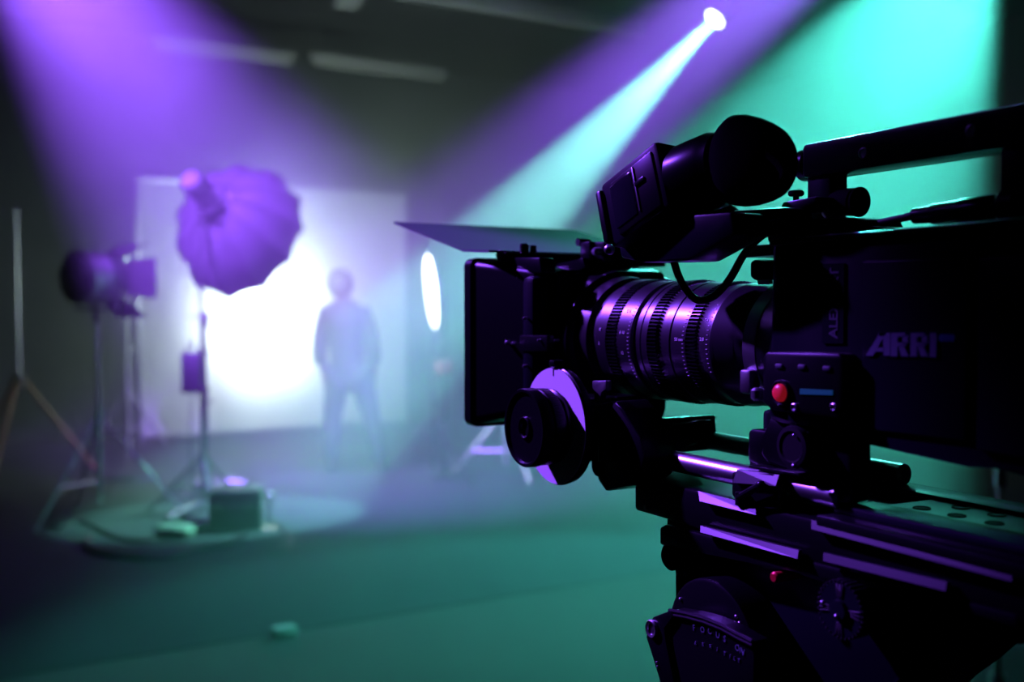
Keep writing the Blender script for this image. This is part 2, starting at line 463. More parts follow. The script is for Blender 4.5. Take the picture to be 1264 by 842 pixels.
# wooden legged stand at the far left
pb = pf(22, 590)
t = thing('wooden_tripod', 'wooden-legged tripod with a tall thin pole at the left edge', 'tripod', (pb.x, pb.y, 0))
MB().cyl((pb.x, pb.y, .85), (pb.x, pb.y, 2.35), .018, n=16).build('pole', 'stand', t)
MB().cyl((pb.x, pb.y, .78), (pb.x, pb.y, .9), .06, n=20).build('leg_hub', 'bstand', t)
for k in range(3):
    a = .12 + 2*PI*k/3
    f = Vector((pb.x+math.cos(a)*.62, pb.y+math.sin(a)*.62, .02)); s0 = Vector((pb.x+math.cos(a)*.05, pb.y+math.sin(a)*.05, .84))
    lg = MB().tube([s0, f], .02, 8).build('leg', 'wood', t)
    MB().ball(f, .02, 6).build('foot', 'rubber', lg)

# octagonal softbox on its stand
oc = pd(300, 283, 7.8); ax = Vector((.64, .66, -.38)).normalized()
back = oc - ax*.48
hd = oc - ax*.74
pb = Vector((hd.x, hd.y, 0))
t = thing('softbox_light', 'large black octagonal softbox on a black stand, glowing towards the backdrop', 'studio light', (pb.x, pb.y, 0))
e1 = ax.cross(Vector((0,0,1))).normalized(); e2 = e1.cross(ax).normalized()
b = MB(); NR, NS = 14, 12
RO = .50
prof = [(0.0, .09), (.04, .20), (.12, .32), (.24, .42), (.36, .475), (.48, RO), (.50, RO)]
rings = []
for dd, rr in prof:
    ring = []
    for k in range(NS*4):
        a = 2*PI*k/(NS*4) - PI/2
        seg = (k % 4)/4
        cr = math.cos(PI/NS)/math.cos((seg*2*PI/NS) - PI/NS) / math.cos(PI/NS)
        cr = 1 + (cr-1)*min(1, dd/.2)
        rr2 = rr*cr*(1 - .055*math.sin(seg*PI)) * (1 + .14*max(0, -math.sin(a))**3)
        ring.append(b.bm.verts.new(back + ax*dd + (e1*math.cos(a)+e2*math.sin(a))*rr2))
    rings.append(ring)
for r0, r1 in zip(rings, rings[1:]):
    n = len(r0)
    for k in range(n): b.bm.faces.new([r0[k], r0[(k+1)%n], r1[(k+1)%n], r1[k]])
sh = b.build('softbox_shell', 'nylon', t, angle=25); sm = sh.modifiers.new('thickness', 'SOLIDIFY'); sm.thickness = .004
b = MB()
pts = [oc + ax*.0 + (e1*math.cos(2*PI*k/NS-PI/2)+e2*math.sin(2*PI*k/NS-PI/2))*(RO-.035) for k in range(NS)]
b.prism(pts, ax*.004); b.build('diffuser', 'diff', t)
b = MB()
for k in range(NS):
    a = 2*PI*k/NS-PI/2
    b.tube([back+ax*(dd-.004)+(e1*math.cos(a)+e2*math.sin(a))*(rr+.004) for dd, rr in ((d0, r0*(1 + .14*max(0, -math.sin(a))**3)) for d0, r0 in prof)], .006, 6)
b.build('rods', 'bstand', t)
MB().lathe([(-.03,.11),(-.02,.12),(.03,.12),(.04,.09)], back, ax, 32).build('speed_ring', 'chrome', t)
lh = MB().lathe([(-.30,.06),(-.28,.085),(-.02,.09),(0,.08)], back, ax, 28).build('lamp_head', 'case', t)
hb = back - ax*.15 + e1*.0
MB().tube(spline([back-ax*.02+e2*.12+e1*.06, back+ax*.02+e1*.16+e2*.10, back+ax*.04+e1*.17, back+ax*.02+e1*.13-e2*.06]), .012, 8).build('tilt_handle', 'chrome', t)
MB().tube([hb+e1*.11, hb+e1*.11-Vector((0,0,.16)), hb-e1*.11-Vector((0,0,.16)), hb-e1*.11], .011, 8).build('yoke', 'bstand', t)
sb = Vector((hb.x, hb.y, 0)); t.location = sb
for o_ in t.children:            # the empty moved to the pole's foot: keep the parts where they are
    for v in o_.data.vertices: v.co += pb - sb
pb = sb
light_stand(t, pb, hb.z-.15, 'bstand', leg_z=.40, spread=.40, br=.12, ang0=.5)

bp = pd(225, 460, (pb - Vector((0,0,0))).dot(Vector((SA, CA, 0)))-.02)
t = thing('ballast_box', 'black ballast box hanging on the softbox stand pole', 'power box', (pb.x, pb.y, bp.z-.15))
rt = Vector((CA, -SA, 0)); fwd = Vector((SA, CA, 0))
cb = Vector((pb.x, pb.y, bp.z)) - rt*.055 - fwd*.05
MB().box(cb, (.14, .07, .29), .01, Matrix.Rotation(-YAW, 3, 'Z')).build('housing', 'case', t)
MB().tube([cb+Vector((0,0,.145))-rt*.04, cb+Vector((0,0,.22)), cb+Vector((0,0,.145))+rt*.04], .008, 8).build('strap', 'cable', t)
MB().box(cb-Vector((0,0,.12))+rt*.09, (.05, .05, .05), .006, Matrix.Rotation(-YAW, 3, 'Z')).build('clamp', 'bstand', t)
MB().tube(spline([cb-Vector((0,0,.14)), cb-Vector((0.02,0,.5)), cb-Vector((-.03,0,.9))-rt*.03, Vector((cb.x,cb.y,.02))-rt*.06]), .006, 8).build('power_cable', 'cable', t)

# short grip stand next to it
pb = pf(253, 618)
top = 1.5 - (388-378)/FPX*7.7
t = thing('grip_stand', 'short black grip stand with a clamp, right of the softbox pole', 'light stand', (pb.x, pb.y, 0))
light_stand(t, pb, top, 'bstand', leg_z=.30, spread=.33, br=.1, ang0=1.2)
MB().cyl(Vector((pb.x,pb.y,top-.02))-rt*.02, Vector((pb.x,pb.y,top-.02))+rt*.02, .04, n=20).box((pb.x,pb.y,top-.06), (.05,.05,.08), .008).build('grip_head', 'bstand', t)
MB().tube([Vector((pb.x,pb.y,top-.02))-rt*.10, Vector((pb.x,pb.y,top-.01))+rt*.10], .008, 8).build('grip_arm', 'bstand', t)
MB().tube([Vector((pb.x,pb.y,top+.02))+rt*.09, Vector((pb.x,pb.y,top+.1))+rt*.11], .012, 8).box(Vector((pb.x,pb.y,top-.03))+rt*.10, (.03,.03,.09), .004).build('spring_clamp', 'bstand', t)

# gear around the stands
pc = pf(290, 655)
t = thing('equipment_case', 'black equipment case with rounded handle on the floor in the teal light pool', 'case', (pc.x, pc.y, 0))
RZ = Matrix.Rotation(-YAW+.12, 3, 'Z')
ctr = Vector((pc.x, pc.y, .145))
MB().box(ctr, (.34, .22, .27), .02, RZ).build('shell', 'case', t)
MB().box(ctr+Vector((0,0,.03)), (.346, .226, .012), .004, RZ).build('lid_seam', 'steel', t)
MB().tube([ctr+RZ@Vector((-.07,0,.13)), ctr+RZ@Vector((-.06,0,.175)), ctr+RZ@Vector((.06,0,.175)), ctr+RZ@Vector((.07,0,.13))], .010, 8).build('handle', 'steel', t)
for s in (-.1, .1): MB().box(ctr+RZ@Vector((s,-.115,.03)), (.04,.012,.05), .004, RZ).build('latch', 'chrome', t)
MB().box(ctr+Vector((0,0,-.14)), (.28,.16,.012), .003, RZ).build('base_pads', 'rubber', t)

def sandbag(u, v, ang, label):
    p = pf(u, v); t = thing('sandbag', label, 'sandbag', (p.x, p.y, 0), 'sandbags on the stand feet')
    rz = Matrix.Rotation(ang, 3, 'Z')
    for s in (-1, 1):
        b = bmesh.new(); bmesh.ops.create_uvsphere(b, u_segments=20, v_segments=12, radius=1)
        for q in b.verts:
            c = q.co; q.co = Vector((math.copysign(abs(c.x)**.7, c.x)*.085, math.copysign(abs(c.y)**.6, c.y)*.13, math.copysign(abs(c.z)**.8, c.z)*.045))
        m = MB(); m._merge(b, Matrix.Translation(Vector((p.x,p.y,.046)) + rz@Vector((s*.1,0,0))) @ rz.to_4x4()); m.build('bag_half', 'sand', t)
    MB().tube([Vector((p.x,p.y,.085))+rz@Vector((-.05,0,0)), Vector((p.x,p.y,.15)), Vector((p.x,p.y,.085))+rz@Vector((.05,0,0))], .01, 8).build('handle', 'cable', t)
sandbag(268, 606, .3, 'pale sandbag behind the black equipment case')
sandbag(222, 662, .9, 'pale sandbag in front of the softbox stand, left of the black case')

p = pf(226, 650)
m = MB().tube([pf(204, 652)+Vector((0,0,.06)), pf(250, 634)+Vector((0,0,.09))], .022, 12)
o = m.cyl(pf(204, 652)+Vector((0,0,.0)), pf(204, 652)+Vector((0,0,.07)), .02).cyl(pf(250, 634), pf(250, 634)+Vector((0,0,.1)), .02).build('chrome_tube', 'chrome')
tag(o, 'short shiny metal bar catching the teal light on the floor beside the stands', 'bar')
p = pf(331, 655)
o = MB().cyl((p.x,p.y,.0), (p.x,p.y,.20), .012).ball((p.x,p.y,.225), .032).cyl((p.x,p.y,.0), (p.x,p.y,.012), .06).build('bright_spot_upright', 'chrome')  # chrome knob and post put in for a bright spot
tag(o, 'small knobbed chrome upright put at the bright spot right of the black case', 'stand')

def floor_cable(pix, r, label):
    pts = [pf(u, v)+Vector((0,0,r+.006)) for u, v in pix]
    o = MB().tube(spline(pts, 8), r, 8).build('floor_cable', 'cable')
    tag(o, label, 'cable', 'cables on the floor')
floor_cable([(108,668),(104,680),(125,690),(165,695),(205,694),(245,683),(275,678),(300,668)], .018, 'thick black cable looping in front of the left stands')
floor_cable([(336,650),(342,655),(350,662),(356,672),(352,684),(330,690)], .010, 'thin black cable trailing from the case towards the right')
floor_cable([(50,650),(70,655),(100,650),(140,668),(180,672),(215,664)], .012, 'black cable running from the left edge to the sandbag')

p = pf(345, 788)
o = MB().box((p.x,p.y-.03,.025), (.11,.07,.045), .008, Matrix.Rotation(.1,3,'Z')).build('floor_block', 'block')
tag(o, 'small pale block lying on the edge of the floor covering', 'block')

# bright oval lamp on a stand right of the backdrop
lc = pd(534, 360, 8.6)
t = thing('round_panel_light', 'bright white round panel light seen nearly edge-on, right of the backdrop', 'studio light', (lc.x, lc.y, 0))
ad = Vector((-.955, -.02, 0)); vd = Vector((lc.x, lc.y, 0)).normalized(); perp = vd.cross(Vector((0,0,1)))
ax = (-perp*.97 - vd*.13 - Vector((0,0,.10))).normalized()
MB().lathe([(0,0),(0,.31),(.012,.315),(.018,.30),(.02,0)], lc, ax, 40).build('lit_panel', 'panel_on', t)
MB().lathe([(-.06,.10),(-.05,.26),(-.002,.325),(.008,.325),(.008,.316)], lc, ax, 40).build('panel_housing', 'case', t)
hb = lc - ax*.055
MB().tube([hb, hb-ax*.05, Vector((hb.x, hb.y, lc.z-.36))-ax*.05, Vector((lc.x, lc.y, lc.z-.40))], .012, 8).build('bracket', 'bstand', t)
light_stand(t, Vector((lc.x, lc.y, 0)), lc.z-.37, 'bstand', leg_z=.5, spread=.45, br=.2, ang0=.9)

# tripod stand partly hidden behind the matte box, and stand at the far right
pb = pf(625, 588)
t = thing('light_stand', 'silver light stand whose leg shows below the matte box', 'light stand', (pb.x, pb.y, 0))
light_stand(t, pb, 1.5, 'stand', leg_z=.55, spread=.48, br=.22, ang0=2.55, r=.022)
MB().cyl((pb.x, pb.y, 1.48), (pb.x, pb.y, 1.58), .03, n=16).build('spigot', 'chrome', t)
pb = pd(1238, 998, 3.0); pb.z = 0
t = thing('light_stand', 'thin teal-lit light stand at the right edge below the cinema camera', 'light stand', (pb.x, pb.y, 0))
light_stand(t, pb, .98, 'stand', leg_z=.35, spread=.4, br=.15, ang0=.6, r=.011)
MB().cyl((pb.x, pb.y, .96), (pb.x, pb.y, 1.04), .016, n=16).build('spigot', 'chrome', t)

p = pf(549, 590)
t = thing('red_lamp', 'small dim red object on a post between backdrop and matte box', 'lamp', (p.x, p.y, 0))
MB().cyl((p.x,p.y,0), (p.x,p.y,.9), .015).cyl((p.x,p.y,0), (p.x,p.y,.02), .12).build('post', 'bstand', t)
MB().box((p.x,p.y,.96), (.14,.1,.13), .02).build('head', 'redp', t)

# ------------------------------------------------------------------ person
def skinmesh(name, nodes, edges, m, parent, root=0, sub=2):
    bm = bmesh.new(); lay = bm.verts.layers.skin.verify()
    vs = []
    for p, r in nodes:
        v = bm.verts.new(p); v[lay].radius = (r, r) if not isinstance(r, tuple) else r; vs.append(v)
    vs[root][lay].use_root = True
    for a, b in edges: bm.edges.new((vs[a], vs[b]))
    me = bpy.data.meshes.new(name); bm.to_mesh(me); bm.free()
    me.materials.append(M[m]); o = bpy.data.objects.new(name, me); C.objects.link(o)
    s = o.modifiers.new('skin', 'SKIN'); s.use_smooth_shade = True
    u = o.modifiers.new('sub', 'SUBSURF'); u.levels = sub; u.render_levels = sub
    o.parent = parent; return o

PB = pd(430, 583, 9.0); PB.z = 0
per = thing('person', 'person in dark clothes standing legs apart, silhouetted before the white backdrop', 'person', PB)
# local frame: x = right in the picture, y = away from the photographer
RW = Matrix.Rotation(-YAW + PI, 3, 'Z')      # back turned to the photographer
def L(x, y, z): return RW @ Vector((-x, y, z))
N = [ (L(0.0,0,.95),.115), (L(-.015,0,1.12),.105), (L(-.03,-.005,1.30),.13), (L(-.04,0,1.43),.115), (L(-.055,.0,1.53),.055), (L(-.065,-.01,1.60),.065), (L(-.07,-.015,1.665),.088), (L(-.07,-.01,1.72),.07) ]
E = [(0,1),(1,2),(2,3),(3,4),(4,5),(5,6),(6,7)]
def add(chain, start):
    prev = start
    for p, r in chain:
        N.append((p, r)); E.append((prev, len(N)-1)); prev = len(N)-1
    return prev
hips = []
legs = {-1: [(L(-.10,0,.88),.10), (L(-.125,-.02,.70),.083), (L(-.15,-.03,.49),.058), (L(-.155,.02,.30),.055), (L(-.16,.03,.09),.038), (L(-.165,-.06,.045),.036), (L(-.17,-.15,.035),.03)],
         1: [(L(.10,0,.88),.10), (L(.15,-.02,.70),.083), (L(.20,-.03,.49),.058), (L(.245,.02,.30),.055), (L(.28,.03,.09),.038), (L(.295,-.06,.045),.036), (L(.31,-.15,.035),.03)]}
arms = {-1: [(L(-.20,0,1.43),.062), (L(-.24,.01,1.28),.05), (L(-.26,.02,1.12),.04), (L(-.245,-.02,.97),.034), (L(-.23,-.06,.87),.026)],
         1: [(L(.13,0,1.43),.062), (L(.19,.01,1.28),.05), (L(.225,.02,1.12),.04), (L(.225,-.02,.97),.034), (L(.22,-.05,.87),.026)]}
wr = {}
for s in (-1, 1):
    add(legs[s], 0)
    wr[s] = add(arms[s], 3)
for s in (-1, 1):
    w = arms[s][-1][0]
    palm = w + L(0, -.01, -.05)
    N.append((palm, (.018, .034))); E.append((wr[s], len(N)-1)); pi = len(N)-1
    for k, ln in enumerate((.070, .080, .075, .058)):
        oy = -.030 + k*.020
        k0 = palm + L(-.002*s, oy, -.03)
        add([(k0, .010), (k0 + L(-.006*s, -.002, -ln*.45), .0088), (k0 + L(-.018*s, -.002, -ln*.78), .008), (k0 + L(-.030*s, 0, -ln), .007)], pi)
    tb = w + L(-.004*s, -.035, -.025)
    add([(tb, .011), (tb + L(-.012*s, -.018, -.03), .010), (tb + L(-.02*s, -.018, -.055), .008)], pi)
skinmesh('body', N, E, 'skin', per)
# jacket, trousers, shoes, hair, face
J = [(L(0,0,.80),.175),(L(-.015,0,1.12),.165),(L(-.03,-.005,1.30),.19),(L(-.04,0,1.44),.14),(L(-.054,0,1.55),.085),(L(-.058,0,1.58),.07),(L(0,0,.95),.175)]
JE = [(0,6),(6,1),(1,2),(2,3),(3,4),(4,5)]
for s in (-1, 1):
    prev = 3
    for p, r in arms[s][:-1]: J.append((p, r+.036)); JE.append((prev, len(J)-1)); prev = len(J)-1
skinmesh('jacket', J, JE, 'jacket', per)
T_ = [(L(0,0,.95),.165)]; TE = []
for s in (-1, 1):
    prev = 0
    for p, r in legs[s][:5]: T_.append((p, r+.028)); TE.append((prev, len(T_)-1)); prev = len(T_)-1
skinmesh('trousers', T_, TE, 'jeans', per)
for s in (-1, 1):
    a = legs[s]; q = a[4][0]
    skinmesh('shoe', [(q+L(0,.02,-.02),.045),(q+L(.005*s,-.06,-.045),(.045,.04)),(a[6][0]+L(0,-.02,.0),(.042,.032)),(a[6][0]+L(.003*s,-.07,-.005),(.03,.02))], [(0,1),(1,2),(2,3)], 'shoe', per)
hdc = L(-.07, 0, 1.69)
hp = MB(); hp.ball(hdc+PB+L(0,.012,.012), .118, 10, (.98,1.05,1.12)); hp.build('hair', 'hair', per)
fc = MB().ball(hdc+PB+L(0,-.028,-.02), .088, 12, (.88,1.0,1.22)).ball(hdc+PB+L(0,-.118,-.03), .016, 6, (.8,1.1,1.5))
for s in (-1, 1): fc.ball(hdc+PB+L(.095*s*.95, .0, -.02), .022, 6, (.45,.8,1.3))
fc.build('face', 'skin', per)
for s in (-1, 1): MB().ball(hdc+PB+L(.032*s, -.105, -.005), .012, 6).build('eye', 'eye', per)
MB().ball(hdc+PB+L(0, -.105, -.075), .02, 6, (1.2,.5,.35)).build('mouth', 'redp', per)
def bevel_strip(pix, X, name, m, parent):      # outline [top left, top right, bottom right, bottom left]; the top leans away to catch the key light
    q = [qx(u, v, X) for u, v in pix]
    h_ = (q[0]-q[3]).length
    q[0].x += h_*.5; q[1].x += h_*.5
    return MB().prism(q, (.003, 0, 0)).build(name, m, parent)
# ------------------------------------------------------------------ cinema camera
AX, ZL = .5, 1.4727
camt = thing('cinema_camera', 'large black cinema camera with matte box, lens and viewfinder filling the right side', 'camera', (.5, .42, 1.348))
K = camt
# ---- body
XF = .445                                   # left face of the body
body = MB()
body.px([(951,303),(958,298),(1300,271),(1340,600),(1262,591),(1200,568),(1060,546),(1038,540),(948,520)], XF, .555, .004)
body = body.build('body', 'body', K)
MB().px([(948,296),(1340,262),(1340,270),(948,304)], XF-.004, .558, .0012).build('top_edge_plate', 'anod', K)
MB().px([(1062,322),(1192,318),(1194,546),(1064,530)], XF-.003, XF+.002, .0015).build('side_door', 'body', K)
MB().px([(1206,318),(1330,312),(1335,580),(1206,556)], XF-.004, XF+.002, .0015).build('battery_panel', 'body', K)
MB().px([(1015,326),(1041,325),(1041,424),(1015,424)], XF-.0012, XF+.001).build('name_strip', 'body', K)
def face_text(body_, u, v, hpx, X, m, name, parent, **kw):
    p = qx(u, v, X); d = p.x*SA + p.y*CA
    return text(body_, hpx/FPX*d/.70, p, (0,-1,0), (0,0,1), m, name, parent, **kw)
# logo letters, built as slanted solid shapes
lg = MB()
def lglyph(polys):
    for pl in polys: lg.px(pl, XF-.0042, XF-.0030)
lglyph([[(1069,439),(1078,439),(1094,411),(1086,411)], [(1090,411),(1099,411),(1099,439),(1091,439)], [(1084,411),(1092,411),(1092,415),(1086,415)], [(1081,434),(1092,434),(1092,429),(1084,429)]])
def rr(x):
    lglyph([[(x,411),(x+8,411),(x+8,440),(x,440)], [(x+8,411),(x+17,411),(x+20,415),(x+8,416)], [(x+14,414),(x+21,414),(x+21,424),(x+14,425)],
            [(x+8,423),(x+20,423),(x+17,428),(x+8,428)], [(x+9,427),(x+16,427),(x+22,440),(x+13,440)]])
rr(1100); rr(1124)
lglyph([[(1148,411),(1156,411),(1156,441),(1148,441)]])
lg.build('maker_logo', 'grey_paint', K)
q = MB()
for k in range(3): 
    c = qx(1164+k*6, 417, XF-.003); q.lathe([(0,0),(0,.0019),(.0008,.0019),(.0008,0)], c, (-1,0,0), 16)
q.build('logo_dots', 'blue_paint', K)
p = qx(1034, 418, XF-.0013)
text('ALEXA XT', .0088, p, (0,0,1), (0,1,0), 'dim_paint', 'model_lettering', K, bold=.0002)
for u, v in ((968,350),(968,385)):
    c = qx(u, v, XF)
    s_ = MB().lathe([(0,.0065),(.002,.0065),(.0025,.0055),(.0025,.0035),(.001,.0035)], c, (-1,0,0), 24).build('socket', 'anod', K)
    MB().ball(c+Vector((-.0018,0,0)), .0011, 5).build('contact_pin', 'chrome', s_)
# lower control panel
XP = XF-.012
cp = MB().px([(941,440),(946,434),(1034,436),(1040,440),(1040,515),(1034,517),(952,507),(941,496)], XP, XF+.004, .0022).build('control_panel', 'anod', K)
for u, v in ((963,452),(991,453),(1022,455)):
    c = qx(u, v, XP); MB().box(c, (.003,.006,.003), .001).build('panel_button', 'dim_paint', cp)
c = qx(966, 485, XP)
MB().lathe([(0,.0078),(.0022,.0078),(.0030,.0070),(.0026,.0058),(.0,.0058)], c+Vector((.0008,0,0)), (-1,0,0), 36).build('button_ring', 'anod', cp)
MB().lathe([(0,.0054),(.0022,.0054),(.0034,.0046),(.0042,.0026),(.0044,0)], c, (-1,0,0), 32).build('record_button', 'red', cp)
MB().px([(988,480),(1028,482),(1028,488),(988,487)], XP-.0008, XP+.0005).build('status_display', 'lcd', cp)
for u, v in ((982,503),(1031,503)):
    c = qx(u, v, XP); MB().lathe([(0,.0024),(.001,.0024),(.0014,.0018),(.0006,.0010)], c, (-1,0,0), 16).build('screw', 'steel', cp)
c = qx(936, 487, XP+.006)
MB().cyl(c+Vector((.0,0,-.004)), c+Vector((0,0,.004)), .0042, n=20, c=.0015).build('panel_hinge', 'steel', cp)
# little top-front lug and screws
MB().px([(925,324),(930,320),(951,322),(951,345),(930,346),(925,342)], .452, .47, .0015).build('lug', 'anod', K)
MB().cyl(qx(937,348,.462), qx(951,348,.462), .0018).build('lug_pin', 'steel', K)

# ---- lens mount + lens
def Yof(u, X=.462):
    d = FPX*X/(CA*(u-632+FPX*SA/CA)); return (d - X*SA)/CA
mnt = MB().lathe([(Y_, r_) for Y_, r_ in ((.448,.052),(.470,.052),(.478,.047),(.492,.045),(.500,.040))], (AX,0,ZL), (0,1,0), 64).build('lens_mount', 'anod', K)
MB().lathe([(.490,.0440),(.492,.0455),(.5035,.0455),(.505,.0440)], (AX,0,ZL), (0,1,0), 64).build('mount_ring', 'steel', K)
MB().box((AX-.044, .4975, ZL-.022), (.010,.010,.016), .002).build('mount_lever', 'steel', K)
lens = MB().lathe([(.500,.038),(.518,.0405),(.521,.0425),(.536,.0430),(.5375,.0440),(.5385,.0440),(.5390,.0435),(.5520,.0435),
                   (.5525,.0432),(.5635,.0432),(.5638,.0448),(.5790,.0455),(.5792,.0449),(.5805,.0449),(.5810,.0457),(.5862,.0459),(.5868,.0450),(.5940,.0450),
                   (.5945,.0452),(.6060,.0452),(.6063,.0468),(.6128,.0470),(.6130,.0463),(.6142,.0463),(.6145,.0471),(.6190,.0472),(.6195,.0445),(.6262,.0445),
                   (.6268,.0470),(.6440,.0478),(.6445,.0468),(.6570,.0468),(.6575,.0490),(.6700,.0495),(.6720,.0470),(.6790,.0470),(.6820,.0510),(.705,.0535),(.735,.0545),(.745,.052)],
                  (AX,0,ZL), (0,1,0), 96).build('lens', 'barrel', K)
def gear(y0, y1, r, n, name):
    g = MB(); g.lathe([(y0, r-.0016),(y1, r-.0016)], (AX,0,ZL), (0,1,0), 96)
    for k in range(n):
        a = 2*PI*k/n; ca, sa = math.cos(a), math.sin(a)
        w = .50*PI*r/n*1.0
        rad = Vector((ca,0,sa)); tan = Vector((-sa,0,ca))
        c0 = Vector((AX,0,ZL))
        pts = [c0+rad*(r-.0018)+tan*w, c0+rad*(r+.0012)+tan*w*.55, c0+rad*(r+.0012)-tan*w*.55, c0+rad*(r-.0018)-tan*w]
        g.prism([p_+Vector((0,y0,0)) for p_ in pts], (0,y1-y0,0))
    g.build(name, 'anod', lens)
gear(.6448, .6568, .0478, 110, 'focus_gear_ring')
gear(.5948, .6058, .0462, 106, 'zoom_gear_ring')
gear(.5528, .5633, .0442, 102, 'iris_gear_ring')
# engraved marks on the barrel rings
def marks(y, r, n, a0, a1, name, w=.0016, seg=.0004):
    g = MB()
    for k in range(n):
        a = a0+(a1-a0)*k/max(1, n-1); rad = Vector((math.cos(a),0,math.sin(a)))
        g.box(Vector((AX,y,ZL))+rad*r, (.0003, w, seg), 0, Matrix(((rad.x,0,-rad.z),(0,1,0),(rad.z,0,rad.x))))
    g.build(name, 'paint', lens)
def ring_text(s, y, r, ang, size, name='scale_numbers'):
    a = R(ang); rad = Vector((math.cos(a),0,math.sin(a))); tan = Vector((-math.sin(a),0,math.cos(a)))
    o = Vector((AX,y,ZL))+rad*(r+.0002)
    up = -tan if tan.z < 0 else tan
    text(s, size, o, (0,-1,0), up, 'paint', name, lens, extrude=.0001)
ring_text('5 6', .6385, .0476, 152, .0040); ring_text('8 10', .6400, .0476, 173, .0036); ring_text('12', .6385, .0476, 192, .0034)
ring_text('T4', .5478, .0435, 158, .0036); ring_text('2.8', .5490, .0435, 176, .0036); ring_text('III', .6660, .0494, 171, .0036); ring_text('5', .6660, .0494, 184, .0036)
ring_text('50 mm', .5745, .0455, 177, .0034)
marks(.6290, .0476, 22, R(140), R(215), 'distance_scale'); marks(.5660, .0452, 18, R(145), R(210), 'zoom_scale'); marks(.5415, .0438, 16, R(140), R(205), 'iris_scale')
MB().lathe([(.735,.0),(.735,.050),(.742,.050),(.744,.0)], (AX,0,ZL), (0,1,0), 48).build('front_element', 'glass', lens)

# ---- matte box
YM = .8247
def rect_ring(b, x0,x1,z0,z1, y0,y1, w, r=.0015):
    b.bx(x0,x0+w,y0,y1,z0,z1,r); b.bx(x1-w,x1,y0,y1,z0,z1,r); b.bx(x0+w*.5,x1-w*.5,y0,y1,z0,z0+w,r); b.bx(x0+w*.5,x1-w*.5,y0,y1,z1-w,z1,r)
zt, zb_ = qx(572,319,.41).z, qx(572,526,.41).z
b = MB()
# flared hood: front outer rectangle to the rear stage, open at the front
def rrect(x0,x1,z0,z1,y,r,n=6):
    out = []
    for cx, cz, a0 in ((x1-r,z1-r,0),(x0+r,z1-r,PI/2),(x0+r,z0+r,PI),(x1-r,z0+r,1.5*PI)):
        for k in range(n+1):
            a = a0+PI/2*k/n; out.append(Vector((cx+math.cos(a)*r, y, cz+math.sin(a)*r)))
    return out
def loft(b, loops):
    vs = [[b.bm.verts.new(p) for p in l] for l in loops]
    for a, c in zip(vs, vs[1:]):
        n = len(a)
        for k in range(n): b.bm.faces.new([a[k], a[(k+1)%n], c[(k+1)%n], c[k]])
loft(b, [rrect(.410,.590,zb_,zt,YM,.008), rrect(.410,.590,zb_,zt,YM-.012,.008), rrect(.4125,.5875,zb_+.003,zt-.002,YM-.014,.008), rrect(.431,.569,zb_+.020,zt-.012,.735,.006), rrect(.440,.560,zb_+.028,zt-.018,.728,.006),
         rrect(.446,.554,zb_+.032,zt-.022,.728,.006), rrect(.436,.564,zb_+.022,zt-.016,.742,.006), rrect(.416,.584,zb_+.007,zt-.006,YM-.014,.008), rrect(.416,.584,zb_+.007,zt-.006,YM,.008), rrect(.410,.590,zb_,zt,YM,.008)])
mb = b.build('matte_box', 'anod', K)
# filter stage with an arched rear
zs = qx(672,340,.43).z
MB().bx(.424,.576,.726,.745, zb_+.030, zs, .006).build('filter_stage', 'body', mb)
MB().lathe([(.698,.056),(.700,.059),(.714,.061),(.716,.060)], (AX,0,ZL-.002), (0,1,0), 64).build('lens_adapter_ring', 'anod', mb)
MB().bx(.440,.560,.714,.730, ZL-.075, ZL+.058, .010).build('rear_frame', 'body', mb)
c = qx(640, 458, .418)
for u, v, r_ in ((629,423,.0020),(637,424,.0016),(669,420,.0012),(651,393,.0012),(690,420,.0010),(651,452,.0014)):
    MB().lathe([(0,r_),(.0035,r_),(.0045,r_*.6),(.0045,0)], qx(u, v, .4235), (-1,0,0), 14).build('screw', 'steel', mb)
MB().px([(641,414),(675,414),(675,434),(641,434)], .4225, .430, .001).build('side_latch', 'anod', mb)
# top bar, hinge and french flag
zh = qx(640, 316, .43).z
MB().bx(.424,.60,.772,.786, zh-.006, zh+.004, .0015).build('hinge_bar', 'anod', mb)
MB().cyl((.420,.779,zh+.0015), (.436,.779,zh+.0015), .0042, n=16, c=.001).build('hinge_knob', 'steel', mb)
c = qx(652, 305, .44)
MB().cyl((.445,.775,zh+.003), (.445,.775,zh+.012), .0042, n=16, c=.001).cyl((.450,.768,zh+.003), (.450,.768,zh+.010), .003, n=16).build('clamp_screw', 'anod', mb)
MB().px([(632,318),(665,318),(668,337),(638,338)], .430, .445, .0015).build('hinge_arm', 'anod', mb)
MB().ball(qx(640,343,.428), .0022, 6).build('arm_screw', 'steel', mb)
up13 = Vector((0, .974, .226))
A0 = Vector((.407, YM-.002, zt+.0035)); A0 = qx(572, 311, .41)
fl = MB()
W_ = .185
pts = [A0, A0+Vector((.215,0,0)), A0+Vector((.225,0,0))+up13*.165, A0+Vector((-.002,0,0))+up13*.165]
fl.prism(pts, (0,-.0005,.0016)); fl = fl.build('top_flag', 'flag', mb)
MB().prism([A0+Vector((.0,-.05,-.003)), A0+Vector((.2,-.05,-.003)), A0+Vector((.2,.002,0)), A0+Vector((.0,.002,0))], (0,0,.002)).build('flag_root', 'flag', mb)
rib = MB()
for dx in (.070, .083):
    rib.prism([A0+Vector((dx,0,-.0008)), A0+Vector((dx+.004,0,-.0008)), A0+Vector((dx+.004,0,-.0008))+up13*.163, A0+Vector((dx,0,-.0008))+up13*.163], (0,0,-.002))
rib.build('flag_rails', 'rail', fl)
